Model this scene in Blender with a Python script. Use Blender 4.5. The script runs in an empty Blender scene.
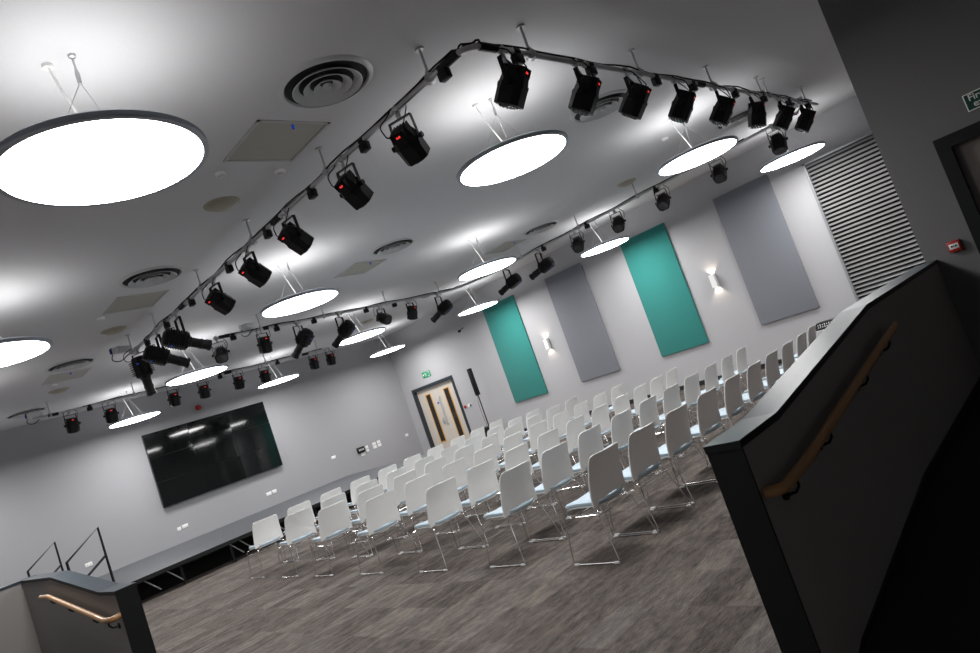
import bpy, bmesh, math, random
from mathutils import Vector, Matrix
random.seed(7)
scn = bpy.context.scene
COL = scn.collection
PI = math.pi

# ------------------------------------------------------------------ materials
def mat(name, col, rough=.5, metal=0., spec=.5, emit=None, es=0., bump=None, coat=0., sheen=0.):
    m = bpy.data.materials.new(name); m.use_nodes = True
    nt = m.node_tree; b = nt.nodes['Principled BSDF']
    b.inputs['Base Color'].default_value = (*col, 1)
    b.inputs['Roughness'].default_value = rough
    b.inputs['Metallic'].default_value = metal
    b.inputs['Specular IOR Level'].default_value = spec
    b.inputs['Coat Weight'].default_value = coat
    b.inputs['Sheen Weight'].default_value = sheen
    if emit:
        b.inputs['Emission Color'].default_value = (*emit, 1)
        b.inputs['Emission Strength'].default_value = es
    # procedural break-up so that every surface is node based
    tc = nt.nodes.new('ShaderNodeTexCoord'); n = nt.nodes.new('ShaderNodeTexNoise')
    n.inputs['Scale'].default_value = (bump[0] if bump else 6.)
    n.inputs['Detail'].default_value = 3
    nt.links.new(tc.outputs['Object'], n.inputs['Vector'])
    mx = nt.nodes.new('ShaderNodeMix'); mx.data_type = 'RGBA'
    mx.inputs[6].default_value = (*[c * .95 for c in col], 1); mx.inputs[7].default_value = (*[min(1, c * 1.05) for c in col], 1)
    nt.links.new(n.outputs['Fac'], mx.inputs[0]); nt.links.new(mx.outputs[2], b.inputs['Base Color'])
    if bump:
        bp = nt.nodes.new('ShaderNodeBump'); bp.inputs['Strength'].default_value = bump[1]
        bp.inputs['Distance'].default_value = .002
        nt.links.new(n.outputs['Fac'], bp.inputs['Height']); nt.links.new(bp.outputs['Normal'], b.inputs['Normal'])
    return m

M = {}
M['wall_light'] = mat('wall_paint_light', (.43, .427, .445), .75, bump=(180, .15))
M['wall_front'] = mat('wall_paint_grey', (.335, .335, .355), .75, bump=(180, .15))
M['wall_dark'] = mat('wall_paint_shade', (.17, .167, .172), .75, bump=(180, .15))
M['ceiling'] = mat('ceiling_paint', (.60, .60, .615), .8, bump=(120, .1))
M['guard'] = mat('guard_wall_paint', (.27, .252, .238), .7, bump=(180, .15))
M['cap'] = mat('cap_laminate', (.035, .05, .065), .36, spec=.3, bump=(60, .1))
M['black_lam'] = mat('black_laminate', (.005, .006, .007), .5, spec=.3)
M['frame_dark'] = mat('door_frame_paint', (.02, .028, .036), .45)
M['skirt'] = mat('black_skirting', (.008, .008, .009), .5)
M['steel'] = mat('galvanised_pipe', (.55, .55, .56), .42, .7)
M['chrome'] = mat('chrome_tube', (.72, .70, .69), .16, 1.)
M['white_plastic'] = mat('white_plastic', (.88, .88, .87), .36)
M['clip'] = mat('grey_clip_plastic', (.62, .62, .63), .4)
M['seat_blue'] = mat('pale_blue_upholstery', (.46, .57, .66), .85, sheen=.3, bump=(300, .3))
M['black'] = mat('black_metal', (.004, .004, .0045), .45, spec=.3)
M['black_rubber'] = mat('black_cable', (.006, .006, .006), .6, spec=.3)
M['lens'] = mat('dark_lens', (.05, .05, .052), .12, coat=.6)
M['red_led'] = mat('red_display', (.5, .02, .02), .4, emit=(1, .05, .04), es=.9)
M['blue_tag'] = mat('blue_plastic', (.01, .05, .35), .4, emit=(.02, .1, .8), es=.25)
M['blue_plug'] = mat('blue_plug_plastic', (.01, .03, .22), .4)
M['yellow_tag'] = mat('yellow_sticker', (.6, .6, .05), .5)
M['teal'] = mat('teal_fabric', (.020, .205, .185), .9, sheen=.2, bump=(90, .4))
M['grey_fab'] = mat('grey_fabric', (.20, .21, .24), .9, sheen=.2, bump=(90, .4))
M['screen'] = mat('screen_glass', (.003, .004, .004), .05, spec=.5)
M['bezel'] = mat('screen_bezel', (.006, .006, .007), .3)
M['louvre'] = mat('louvre_slats', (.20, .20, .205), .45)
M['louvre_frame'] = mat('louvre_frame', (.26, .27, .28), .4, .3)
M['wood_rail'] = mat('beech_handrail', (.40, .21, .08), .38, coat=.2)
M['leaf'] = mat('door_leaf_laminate', (.62, .56, .50), .45)
M['lipping'] = mat('orange_wood_lipping', (.62, .30, .04), .5)
M['glass_dark'] = mat('dark_vision_glass', (.015, .015, .013), .1)
M['leaf_dark'] = mat('brown_door_leaf', (.24, .21, .19), .5)
M['disc_rim'] = mat('lamp_rim_metal', (.42, .46, .52), .35, .6)
M['diffuser'] = mat('lamp_diffuser', (.9, .9, .9), .5, emit=(1, .99, .975), es=29.)
M['uplight'] = mat('lamp_uplight_diffuser', (.9, .9, .9), .5, emit=(1, .99, .98), es=6.3)
M['vent'] = mat('vent_metal', (.50, .51, .52), .45, .15)
M['vent_dark'] = mat('vent_void', (.01, .01, .01), .7)
M['hatch'] = mat('aged_hatch_panel', (.40, .39, .35), .6)
M['hatch_frame'] = mat('hatch_frame', (.45, .45, .44), .5)
M['cream'] = mat('aged_cream_plastic', (.36, .33, .26), .5)
M['green'] = mat('green_sign', (.0, .23, .10), .4, emit=(0, .6, .25), es=.12)
M['green_dark'] = mat('dark_green_sign', (.0, .05, .03), .4)
M['white_ink'] = mat('white_sign_ink', (.8, .82, .8), .5)
M['ink'] = mat('black_ink', (.01, .01, .01), .5)
M['red'] = mat('red_plastic', (.42, .015, .012), .4)
M['deck'] = mat('stage_deck', (.085, .09, .10), .42, bump=(40, .2))
M['alu'] = mat('bare_aluminium', (.5, .55, .55), .35, .7)
M['curtain'] = mat('black_stage_skirt', (.004, .004, .004), .95)
M['cabinet'] = mat('pale_grey_cabinet', (.42, .42, .44), .5)
M['wire'] = mat('thin_steel_wire', (.5, .5, .5), .35, .8)
M['ramp'] = mat('ramp_covering_painted_shade', (.012, .012, .012), .9, bump=(300, .3))  # dark covering taken near black, guard wall's shadow put into the colour
M['glow'] = mat('sconce_glow', (.9, .8, .7), .5, emit=(1, .86, .68), es=10.)

def carpet():
    m = bpy.data.materials.new('carpet_tiles'); m.use_nodes = True
    nt = m.node_tree; b = nt.nodes['Principled BSDF']; N = nt.nodes; Lk = nt.links
    b.inputs['Roughness'].default_value = .95; b.inputs['Specular IOR Level'].default_value = .1
    tc = N.new('ShaderNodeTexCoord')
    br = N.new('ShaderNodeTexBrick'); br.offset = .37; br.offset_frequency = 1; br.squash = 1.0
    for k, v in (('Color1', (0, 0, 0, 1)), ('Color2', (1, 1, 1, 1)), ('Mortar', (.3, .3, .3, 1))): br.inputs[k].default_value = v
    br.inputs['Scale'].default_value = 1; br.inputs['Mortar Size'].default_value = 0
    br.inputs['Brick Width'].default_value = .5; br.inputs['Row Height'].default_value = .25
    Lk.new(tc.outputs['Object'], br.inputs['Vector'])
    def noise(sx, sy, det, dist=0):
        mp = N.new('ShaderNodeMapping'); mp.inputs['Scale'].default_value = (sx, sy, 1)
        n = N.new('ShaderNodeTexNoise'); n.inputs['Scale'].default_value = 1; n.inputs['Detail'].default_value = det
        n.inputs['Roughness'].default_value = .6; n.inputs['Distortion'].default_value = dist
        Lk.new(tc.outputs['Object'], mp.inputs['Vector']); Lk.new(mp.outputs['Vector'], n.inputs['Vector']); return n
    n1 = noise(4.5, 13, 3); n2 = noise(16, 120, 2); n3 = noise(150, 230, 2); n4 = noise(.9, 2.5, 1)
    def math_(op, a, bb):
        q = N.new('ShaderNodeMath'); q.operation = op
        for i, v in enumerate((a, bb)):
            if isinstance(v, (int, float)): q.inputs[i].default_value = v
            else: Lk.new(v, q.inputs[i])
        return q.outputs[0]
    s = math_('MULTIPLY', br.outputs['Color'], .24)
    s = math_('ADD', s, math_('MULTIPLY', n1.outputs['Fac'], .8))
    s = math_('ADD', s, math_('MULTIPLY', n2.outputs['Fac'], .75))
    s = math_('ADD', s, math_('MULTIPLY', n3.outputs['Fac'], .8))
    s = math_('SUBTRACT', s, .83)
    cr = N.new('ShaderNodeValToRGB'); e = cr.color_ramp.elements
    e[0].position = .15; e[0].color = (.030, .028, .029, 1)
    e[1].position = .85; e[1].color = (.25, .20, .165, 1)
    x = cr.color_ramp.elements.new(.5); x.color = (.118, .098, .086, 1)
    Lk.new(s, cr.inputs[0])
    tint = N.new('ShaderNodeMix'); tint.data_type = 'RGBA'; tint.blend_type = 'MULTIPLY'
    tint.inputs[7].default_value = (.80, .92, 1.08, 1)
    Lk.new(math_('MULTIPLY', br.outputs['Color'], n4.outputs['Fac']), tint.inputs[0])
    Lk.new(cr.outputs[0], tint.inputs[6]); Lk.new(tint.outputs[2], b.inputs['Base Color'])
    bp = N.new('ShaderNodeBump'); bp.inputs['Strength'].default_value = .5; bp.inputs['Distance'].default_value = .004
    Lk.new(n3.outputs['Fac'], bp.inputs['Height']); Lk.new(bp.outputs['Normal'], b.inputs['Normal'])
    return m
M['carpet'] = carpet()

# ------------------------------------------------------------------ mesh helpers
def B(): return bmesh.new()
def _bev(bm, verts, bev, seg=2):
    if bev <= 0: return
    es = list({e for v in verts for e in v.link_edges})
    bmesh.ops.bevel(bm, geom=es, offset=bev, segments=seg, affect='EDGES', profile=.5)
def box(bm, x0, x1, y0, y1, z0, z1, bev=0, seg=2, mtx=None):
    r = bmesh.ops.create_cube(bm, size=1)['verts']
    for v in r:
        v.co = Vector(((x0+x1)/2 + v.co.x*(x1-x0), (y0+y1)/2 + v.co.y*(y1-y0), (z0+z1)/2 + v.co.z*(z1-z0)))
        if mtx: v.co = mtx @ v.co
    _bev(bm, r, bev, seg)
def frame_of(d):
    d = d.normalized(); a = Vector((0, 0, 1)) if abs(d.z) < .95 else Vector((1, 0, 0))
    u = d.cross(a).normalized(); return u, d.cross(u).normalized()
def tube(bm, pts, r, n=10, caps=True, closed=False, up=None):
    pts = [Vector(p) for p in pts]; rings = []; L = len(pts); u = None
    for i, p in enumerate(pts):
        if closed: t = (pts[(i+1) % L] - pts[i-1])
        else: t = (pts[min(i+1, L-1)] - pts[max(i-1, 0)])
        t.normalize()
        if u is None: u, w = frame_of(t)
        else:
            u = (u - t * u.dot(t)).normalized()
        w = t.cross(u)
        rr = r[i] if isinstance(r, (list, tuple)) else r
        rings.append([bm.verts.new(p + (u*math.cos(2*PI*k/n) + w*math.sin(2*PI*k/n)) * rr) for k in range(n)])
    m = L if closed else L - 1
    for i in range(m):
        a, b = rings[i], rings[(i+1) % L]
        for k in range(n): bm.faces.new((a[k], a[(k+1) % n], b[(k+1) % n], b[k]))
    if caps and not closed:
        bm.faces.new(list(reversed(rings[0]))); bm.faces.new(rings[-1])
def rnd(pts, r=.05, n=5):
    """round the corners of a polyline"""
    pts = [Vector(p) for p in pts]; out = [pts[0]]
    for i in range(1, len(pts)-1):
        p = pts[i]; a = pts[i-1]-p; b = pts[i+1]-p
        q = min(r, a.length*.45, b.length*.45)
        s = p + a.normalized()*q; e = p + b.normalized()*q
        for k in range(n+1):
            t = k/n; out.append(s*(1-t)**2 + p*2*t*(1-t) + e*t*t)
    out.append(pts[-1]); return out
def lathe(bm, prof, c=(0, 0, 0), n=32, mtx=None):
    """prof: list of (radius, z); caps added where radius is 0"""
    c = Vector(c); rings = []
    for (r, z) in prof:
        if r < 1e-6: rings.append([bm.verts.new(c + Vector((0, 0, z)))])
        else: rings.append([bm.verts.new(c + Vector((r*math.cos(2*PI*k/n), r*math.sin(2*PI*k/n), z))) for k in range(n)])
    for i in range(len(rings)-1):
        a, b = rings[i], rings[i+1]
        for k in range(n):
            k2 = (k+1) % n
            if len(a) == 1 and len(b) == 1: continue
            if len(a) == 1: bm.faces.new((a[0], b[k2], b[k]))
            elif len(b) == 1: bm.faces.new((a[k], a[k2], b[0]))
            else: bm.faces.new((a[k], a[k2], b[k2], b[k]))
    if mtx:
        for rg in rings:
            for v in rg: v.co = mtx @ v.co
def prism(bm, poly, axis, a, b):
    """poly of 2D points extruded along axis ('x': poly=(y,z), 'y': poly=(x,z), 'z': poly=(x,y))"""
    def P(p, t):
        return Vector((t, p[0], p[1])) if axis == 'x' else Vector((p[0], t, p[1])) if axis == 'y' else Vector((p[0], p[1], t))
    A = [bm.verts.new(P(p, a)) for p in poly]; Bv = [bm.verts.new(P(p, b)) for p in poly]
    n = len(poly); bm.faces.new(A); bm.faces.new(list(reversed(Bv)))
    for k in range(n): bm.faces.new((A[k], Bv[k], Bv[(k+1) % n], A[(k+1) % n]))
def loft(bm, secs, mtx=None):
    rings = [[bm.verts.new(mtx @ Vector(p) if mtx else Vector(p)) for p in s] for s in secs]
    n = len(rings[0])
    for i in range(len(rings)-1):
        for k in range(n): bm.faces.new((rings[i][k], rings[i][(k+1) % n], rings[i+1][(k+1) % n], rings[i+1][k]))
    bm.faces.new(list(reversed(rings[0]))); bm.faces.new(rings[-1])
def chamf(w, d, c, z):
    w /= 2; d /= 2
    return [(w-c, -d, z), (w, -d+c, z), (w, d-c, z), (w-c, d, z), (-w+c, d, z), (-w, d-c, z), (-w, -d+c, z), (-w+c, -d, z)]
def obj(name, bm, m, parent=None, loc=None, rot=None, smooth=True):
    bmesh.ops.recalc_face_normals(bm, faces=bm.faces)
    me = bpy.data.meshes.new(name); bm.to_mesh(me); bm.free()
    me.materials.append(M[m] if isinstance(m, str) else m)
    if smooth:
        for p in me.polygons: p.use_smooth = True
        me.set_sharp_from_angle(angle=math.radians(38))
    o = bpy.data.objects.new(name, me); COL.objects.link(o)
    if parent: o.parent = parent
    if loc: o.location = loc
    if rot: o.rotation_euler = rot
    return o
def tag(o, label, cat, group=None):
    o['label'] = label; o['category'] = cat
    if group: o['group'] = group
    return o
def thing(name, label, cat, loc=(0, 0, 0), rz=0, group=None):
    o = bpy.data.objects.new(name, None); COL.objects.link(o)
    o.location = loc; o.rotation_euler = (0, 0, rz); o.empty_display_size = .1
    return tag(o, label, cat, group)
def struct(name, bm, m, parent=None):
    o = obj(name, bm, m, parent, smooth=False)
    if not parent: o['kind'] = 'structure'
    return o
def dup(o, parent=None):
    c = o.copy(); COL.objects.link(c)
    if parent: c.parent = parent
    for ch in list(o.children): dup(ch, c)
    return c
ORD = ['first', 'second', 'third', 'fourth', 'fifth', 'sixth', 'seventh', 'eighth', 'ninth', 'tenth']

# ------------------------------------------------------------------ camera
H = 1.6
cam = bpy.data.cameras.new('camera'); camo = bpy.data.objects.new('camera', cam); COL.objects.link(camo)
cam.sensor_width = 36; cam.lens = 682.63/980*36; cam.clip_start = .05
roll, pitch, yaw = -.3413, -.0791, .7946
cy, sy, cp, sp, cr, sr = math.cos(yaw), math.sin(yaw), math.cos(pitch), math.sin(pitch), math.cos(roll), math.sin(roll)
Rw = Matrix(((cr, -sr, 0), (sr, cr, 0), (0, 0, 1))) @ Matrix(((1, 0, 0), (0, cp, -sp), (0, sp, cp))) @ \
     Matrix(((1, 0, 0), (0, 0, -1), (0, 1, 0))) @ Matrix(((cy, -sy, 0), (sy, cy, 0), (0, 0, 1)))
cm = Matrix((Rw[0], -Rw[1], -Rw[2])).transposed()
camo.matrix_world = Matrix.Translation((0, 0, H)) @ cm.to_4x4()
scn.camera = camo

# ------------------------------------------------------------------ room shell
XW, YW, XL, YB = 13.8, 18.4, -1.9, -2.2
XD = 6.77          # side wall of the entrance recess
ZC = 4.18
bm = B(); box(bm, XL, XW+.3, YB, YW, -.2, 0); struct('floor', bm, 'carpet')
bm = B(); box(bm, XL-.2, XW+.3, YW, YW+.2, -.2, 4.5); struct('wall_front', bm, 'wall_front')
bm = B(); box(bm, XL-.2, XL, YB, YW, -.2, 4.5); struct('wall_left', bm, 'wall_front')
bm = B(); box(bm, XL-.2, XD, YB-.2, YB, -.2, 4.5); struct('wall_rear', bm, 'wall_front')
DY0, DY1, DZ = 15.86, 17.86, 2.18
bm = B()
box(bm, XW, XW+.3, 1.48, DY0, -.2, 4.5); box(bm, XW, XW+.3, DY1, YW, -.2, 4.5); box(bm, XW, XW+.3, DY0, DY1, DZ, 4.5)
box(bm, XW+.22, XW+.3, DY0, DY1, 0, DZ)
struct('wall_right', bm, 'wall_light')
# entrance recess block with a doorway facing the ramp
RY0, RY1, RZ = .10, 1.05, 2.21
bm = B()
box(bm, XD, XD+.25, RY1, 1.48, -.2, 4.5); box(bm, XD, XD+.25, YB-.2, RY0, -.2, 4.5); box(bm, XD, XD+.25, RY0, RY1, RZ, 4.5)
box(bm, XD, XD+.25, RY0, RY1, -.2, .25)
box(bm, XD+.17, XD+.25, RY0, RY1, .25, RZ)
box(bm, XD+.25, XW+.3, 1.23, 1.48, -.2, 4.5)
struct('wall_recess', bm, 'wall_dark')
# ceiling: dropped raft, intermediate step, perimeter
bm = B()
box(bm, XL, XW+.3, YB, YW, 4.24, 4.5)
struct('ceiling', bm, 'ceiling')
bm = B(); box(bm, XL, 11.15, YB, 11.02, ZC, 4.25); struct('ceiling_raft', bm, 'ceiling')
bm = B(); box(bm, XL, 11.15, 11.02, 15.8, 4.21, 4.25); struct('ceiling_step', bm, 'ceiling')
# skirtings
bm = B(); box(bm, XW-.02, XW, 1.48, DY0-.12, 0, .1); struct('baseboard_right', bm, 'skirt')
bm = B(); box(bm, XD-.018, XD, 1.16, 1.40, .25, .35); struct('baseboard_recess', bm, 'skirt')

# ramps
RAMP = [(2.85, 0), (4.5, .19), (XD, .25)]
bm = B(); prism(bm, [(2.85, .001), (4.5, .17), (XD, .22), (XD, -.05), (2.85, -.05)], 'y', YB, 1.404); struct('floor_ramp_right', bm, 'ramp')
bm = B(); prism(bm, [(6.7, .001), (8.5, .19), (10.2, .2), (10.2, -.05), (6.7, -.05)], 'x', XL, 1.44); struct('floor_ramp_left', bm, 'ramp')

# ------------------------------------------------------------------ guard walls
def guard(name, label, axis, a, b, prof, end_at, post_w):
    t = thing(name, label, 'low wall')
    top = prof
    poly = [(top[0][0]+.012, 0)] + [(top[0][0]+.012, top[0][1]-.03)] + [(p[0], p[1]-.03) for p in top[1:]] + [(top[-1][0], 0)]
    bm = B(); prism(bm, poly, axis, a, b); obj('wall_body', bm, 'guard', t, smooth=False)
    cpoly = [(top[0][0]-.004, top[0][1]-.03)] + [(top[0][0]-.004, top[0][1])] + list(top[1:]) + [(p[0], p[1]-.03) for p in reversed(top[1:])]
    bm = B(); prism(bm, cpoly, axis, a-.008, b+.008); obj('cap', bm, 'black_lam', t, smooth=False)
    tp = [(top[0][0]-.004, top[0][1])] + list(top[1:])
    bm = B(); prism(bm, [(p[0], p[1]) for p in tp] + [(p[0], p[1]+.0025) for p in reversed(tp)], axis, a-.008, b+.008); obj('cap_surface', bm, 'cap', t, smooth=False)
    bm = B()
    if axis == 'y': box(bm, top[0][0], top[0][0]+.012, a-.004, b+.004, 0, top[0][1]-.03)
    else: box(bm, a-.004, b+.004, top[0][0], top[0][0]+.012, 0, top[0][1]-.03)
    obj('end_panel', bm, 'black_lam', t, smooth=False)
    return t
GY0, GY1 = 1.404, 1.555
g = guard('guard_wall', 'large dark guard wall with sloping capped top and black end in the right foreground', 'y', GY0, GY1,
      [(2.555, 1.05), (2.95, 1.055), (4.65, 1.28), (XD, 1.325)], None, None)
bm = B(); prism(bm, [(2.86, .0), (4.5, .17), (XD, .22), (XD, .32), (4.5, .24), (2.95, .03)], 'y', GY0-.012, GY0)
obj('skirting', bm, 'skirt', g, smooth=False)
g2 = guard('guard_wall', 'small guard wall with sloping black cap and black end at lower left', 'x', 1.44, 1.59,
      [(6.29, 1.05), (6.77, 1.055), (8.5, 1.245), (10.2, 1.26)], None, None)
bm = B(); box(bm, XL, 1.59, 10.2, 10.35, 0, 1.235); obj('return_wall', bm, 'guard', g2, smooth=False)
bm = B(); box(bm, XL, 1.60, 10.192, 10.358, 1.235, 1.265); obj('return_cap', bm, 'cap', g2, smooth=False)

def handrail(label, pts, brs, wall_dir, face):
    t = thing('handrail', label, 'handrail')
    bm = B(); tube(bm, rnd(pts, .035, 5), .0235, 14); obj('rail', bm, 'wood_rail', t)
    for p in brs:
        p = Vector(p); w = Vector(wall_dir)
        bm = B()
        d = face  # distance from rail axis to wall
        tube(bm, [p + Vector((0, 0, -.02)), p + Vector((0, 0, -.045)), p + w*.02 + Vector((0, 0, -.07)), p + w*.055 + Vector((0, 0, -.078)), p + w*d + Vector((0, 0, -.075))], .0065, 8)
        c = p + w*d + Vector((0, 0, -.075))
        tube(bm, [c - w*.012, c], .024, 14)
        obj('bracket', bm, 'black', t)
    return t
ry = GY0 - .075
def rz(x): return .80 + (x-2.55)*.118
handrail('varnished wooden handrail on black brackets along the big dark guard wall at right',
         [(2.60, GY0-.004, .815), (2.62, ry, .815), (2.9, ry, .835), (4.70, ry, 1.09), (4.78, ry, 1.10)],
         [(x, ry, z) for x, z in ((2.76, .823), (3.25, .884), (3.98, .988), (4.55, 1.069))], (0, 1, 0), .075)
rx = 1.44 - .07
handrail('short pale wooden handrail on the small guard wall at lower left',
         [(1.438, 6.22+.1, .86), (rx, 6.32, .855), (rx, 6.55, .845), (rx, 8.45, 1.072), (rx, 8.85, 1.072)],
         [(rx, 6.45, .849), (rx, 6.9, .887), (rx, 7.7, .983), (rx, 8.4, 1.066)], (1, 0, 0), .07)

# ------------------------------------------------------------------ doors
d1 = bpy.data.objects.new('door_1', None); COL.objects.link(d1); d1['kind'] = 'structure'
bm = B()
for (y0, y1, z0, z1) in ((DY0-.07, DY0+.03, 0, DZ-.03), (DY1-.03, DY1+.07, 0, DZ-.03), (DY0-.07, DY1+.07, DZ-.03, DZ+.07)):
    box(bm, XW-.02, XW+.14, y0 if y0 > DY0-.1 else y0, y1, z0, z1)
obj('door_frame', bm, 'frame_dark', d1, smooth=False)
xl = XW+.09
ym = 16.85
for (y0, y1, v0, v1) in ((DY0+.03, ym-.003, 16.26, 16.48), (ym+.003, DY1-.03, 17.20, 17.42)):
    bm = B(); box(bm, xl, xl+.045, y0, y1, .01, DZ-.03); lf = obj('door_leaf', bm, 'leaf', d1, smooth=False)
    bm = B()
    for q in ((v0-.03, v0, .38, 1.93), (v1, v1+.03, .38, 1.93), (v0-.03, v1+.03, .35, .38), (v0-.03, v1+.03, 1.93, 1.96)):
        box(bm, xl-.012, xl+.01, *q)
    obj('lipping', bm, 'lipping', lf, smooth=False)
    bm = B(); box(bm, xl-.006, xl+.01, v0, v1, .38, 1.93); obj('vision_panel', bm, 'glass_dark', lf, smooth=False)
    if y0 < 16.5:
        bm = B(); tube(bm, rnd([(xl, 16.77, .85), (xl-.07, 16.77, .85), (xl-.07, 16.77, 1.75), (xl, 16.77, 1.75)], .03), .014, 10); obj('pull_handle', bm, 'alu', lf)
    else:
        bm = B(); tube(bm, [(xl, 16.95, 1.0), (xl-.05, 16.95, 1.0), (xl-.055, 17.07, 1.0)], .012, 8); box(bm, xl-.012, xl, 16.91, 16.99, .88, 1.1, .004); obj('lever_handle', bm, 'alu', lf)
        bm = B(); lathe(bm, [(0, 0), (.04, 0), (.04, .004), (0, .004)], n=20, mtx=Matrix.Translation((xl-.001, 16.95, 1.58)) @ Matrix.Rotation(-PI/2, 4, 'Y')); obj('blue_disc', bm, 'blue_tag', lf)
d2 = bpy.data.objects.new('door_2', None); COL.objects.link(d2); d2['kind'] = 'structure'
bm = B()
for q in ((RY1-.05, RY1+.05, .25, RZ-.05), (RY0-.05, RY0+.05, .25, RZ-.05), (RY0-.05, RY1+.05, RZ-.05, RZ+.05)):
    box(bm, XD-.025, XD+.14, *q)
obj('door_frame', bm, 'black_lam', d2, smooth=False)
bm = B(); box(bm, XD+.06, XD+.105, RY0+.05, RY1-.05, .26, RZ-.05); lf = obj('door_leaf', bm, 'leaf_dark', d2, smooth=False)
bm = B(); box(bm, XD+.05, XD+.07, .3, .42, .9, 2.0, .003); obj('vision_panel', bm, 'glass_dark', lf)

# ------------------------------------------------------------------ wall panels
def wpanel(y0, y1, z0, z1, m, label, g):
    bm = B(); box(bm, XW-.052, XW-.002, y0, y1, z0, z1, .008, 3)
    tag(obj('acoustic_panel', bm, m), label, 'acoustic panel', g)
wpanel(12.30, 13.57, .86, 3.665, 'teal', 'tall teal fabric panel on the right wall, nearest the double doors', None)
wpanel(9.83, 11.08, .86, 3.675, 'grey_fab', 'tall grey fabric panel between the two teal panels', None)
wpanel(7.375, 8.60, .86, 3.675, 'teal', 'tall teal fabric panel between the two grey panels', None)
wpanel(4.94, 6.14, .87, 3.665, 'grey_fab', 'tall grey fabric panel nearest the slatted louvre', None)

# sconces
for (y, z, lab) in ((6.75, 2.07, 'small white up and down wall light between teal and grey panels near the louvre'),
                    (11.72, 2.09, 'small white up and down wall light beside the farther teal panel')):
    t = thing('wall_light', lab, 'wall light', (XW, y, z))
    bm = B()
    for q in ((-.10, -.088, -.06, .06), (-.09, -.0, -.06, -.048), (-.09, -.0, .048, .06), (-.012, -.0, -.06, .06)): box(bm, q[0], q[1], q[2], q[3], -.14, .14)
    obj('housing', bm, 'white_plastic', t, smooth=False)
    bm = B(); box(bm, -.08, -.02, -.04, .04, .02, .03); box(bm, -.08, -.02, -.04, .04, -.03, -.02); obj('bulb', bm, 'glow', t, smooth=False)
    for s in (1, -1):
        l = bpy.data.lights.new('wall_light_beam', 'SPOT'); l.energy = 8; l.color = (1, .84, .66); l.spot_size = math.radians(95); l.spot_blend = .35; l.shadow_soft_size = .02
        lo = bpy.data.objects.new('wall_light_beam', l); COL.objects.link(lo); lo.parent = t
        lo.location = (-.05, 0, s*.10); lo.rotation_euler = ((PI if s > 0 else 0), 0, 0)

# louvre
t = thing('louvre', 'tall grey slatted louvre on the right wall above the guard wall', 'louvre', (XW, 3.05, 0))
LY0, LY1, LZ0, LZ1 = -.55, 1.21, .55, 3.53
bm = B(); box(bm, -.012, 0, LY0, LY1, LZ0, LZ1); obj('backing', bm, 'vent_dark', t, smooth=False)
bm = B()
for q in ((LY0, LY0+.045, LZ0, LZ1), (LY1-.045, LY1, LZ0, LZ1), (LY0, LY1, LZ0, LZ0+.045), (LY0, LY1, LZ1-.045, LZ1)): box(bm, -.10, 0, *q)
obj('frame', bm, 'louvre_frame', t, smooth=False)
bm = B(); z = LZ0+.07
while z < LZ1-.07:
    prism(bm, [(-.085, z-.017), (-.078, z-.022), (-.035, z+.020), (-.042, z+.026)], 'y', LY0+.045, LY1-.045); z += .0785
obj('slats', bm, 'louvre', t, smooth=False)

# ------------------------------------------------------------------ signs and small wall items
t = thing('exit_sign', 'green and white running man exit sign above the double doors', 'sign', (XW, 16.93, 2.56))
bm = B(); box(bm, -.02, 0, -.2, .2, -.095, .095, .004); obj('board', bm, 'green', t)
bm = B()   # running figure, arrow and doorway in white (viewed from inside, right is -y)
def W(pts, x=-.0235): prism(bm, [(-a, b) for a, b in pts], 'x', x, -.0195)
lathe(bm, [(0, 0), (.014, 0), (.014, .003), (0, .003)], n=14, mtx=Matrix.Translation((-.0205, .035, .055)) @ Matrix.Rotation(-PI/2, 4, 'Y'))
W([(-.035, .035), (-.01, .04), (.0, .0), (-.02, -.005)]); W([(-.018, .0), (.0, .0), (.022, -.04), (.008, -.045)])
W([(-.02, .0), (-.006, -.005), (-.045, -.06), (-.06, -.052)]); W([(-.03, .035), (-.034, .022), (-.07, .01), (-.072, .022)]); W([(-.01, .038), (-.008, .024), (.03, .005), (.034, .016)])
W([(.06, .07), (.16, .07), (.16, -.07), (.06, -.07), (.06, -.055), (.145, -.055), (.145, .055), (.06, .055)])
W([(-.17, .01), (-.13, .05), (-.13, .022), (-.09, .022), (-.09, -.002), (-.13, -.002), (-.13, -.03)])
obj('pictogram', bm, 'white_ink', t, smooth=False)

def text_mesh(body, size, m, parent, mtx, name='lettering'):
    c = bpy.data.curves.new('txt', 'FONT'); c.body = body; c.size = size; c.extrude = .0015
    c.offset = .001
    o = bpy.data.objects.new('txt', c); COL.objects.link(o)
    bpy.context.view_layer.update()
    me = bpy.data.meshes.new_from_object(o.evaluated_get(bpy.context.evaluated_depsgraph_get()))
    bpy.data.objects.remove(o)
    me.transform(mtx); me.materials.clear(); me.materials.append(M[m])
    r = bpy.data.objects.new(name, me); COL.objects.link(r); r.parent = parent; return r
t = thing('fire_exit_sign', 'dark green fire exit sign with white lettering at the right edge', 'sign', (XD, .808, 2.36))
bm = B(); box(bm, -.012, 0, -.42, 0, 0, .14, .003); obj('border', bm, 'white_ink', t)
bm = B(); box(bm, -.014, -.002, -.412, -.008, .008, .132); obj('face', bm, 'green_dark', t, smooth=False)
mw = Matrix(((0, 0, -1), (-1, 0, 0), (0, 1, 0))).to_4x4()
text_mesh('Fire', .072, 'white_ink', t, Matrix.Translation((-.0165, -.03, .078)) @ mw)
text_mesh('exit', .072, 'white_ink', t, Matrix.Translation((-.0165, -.05, .022)) @ mw)

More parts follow.
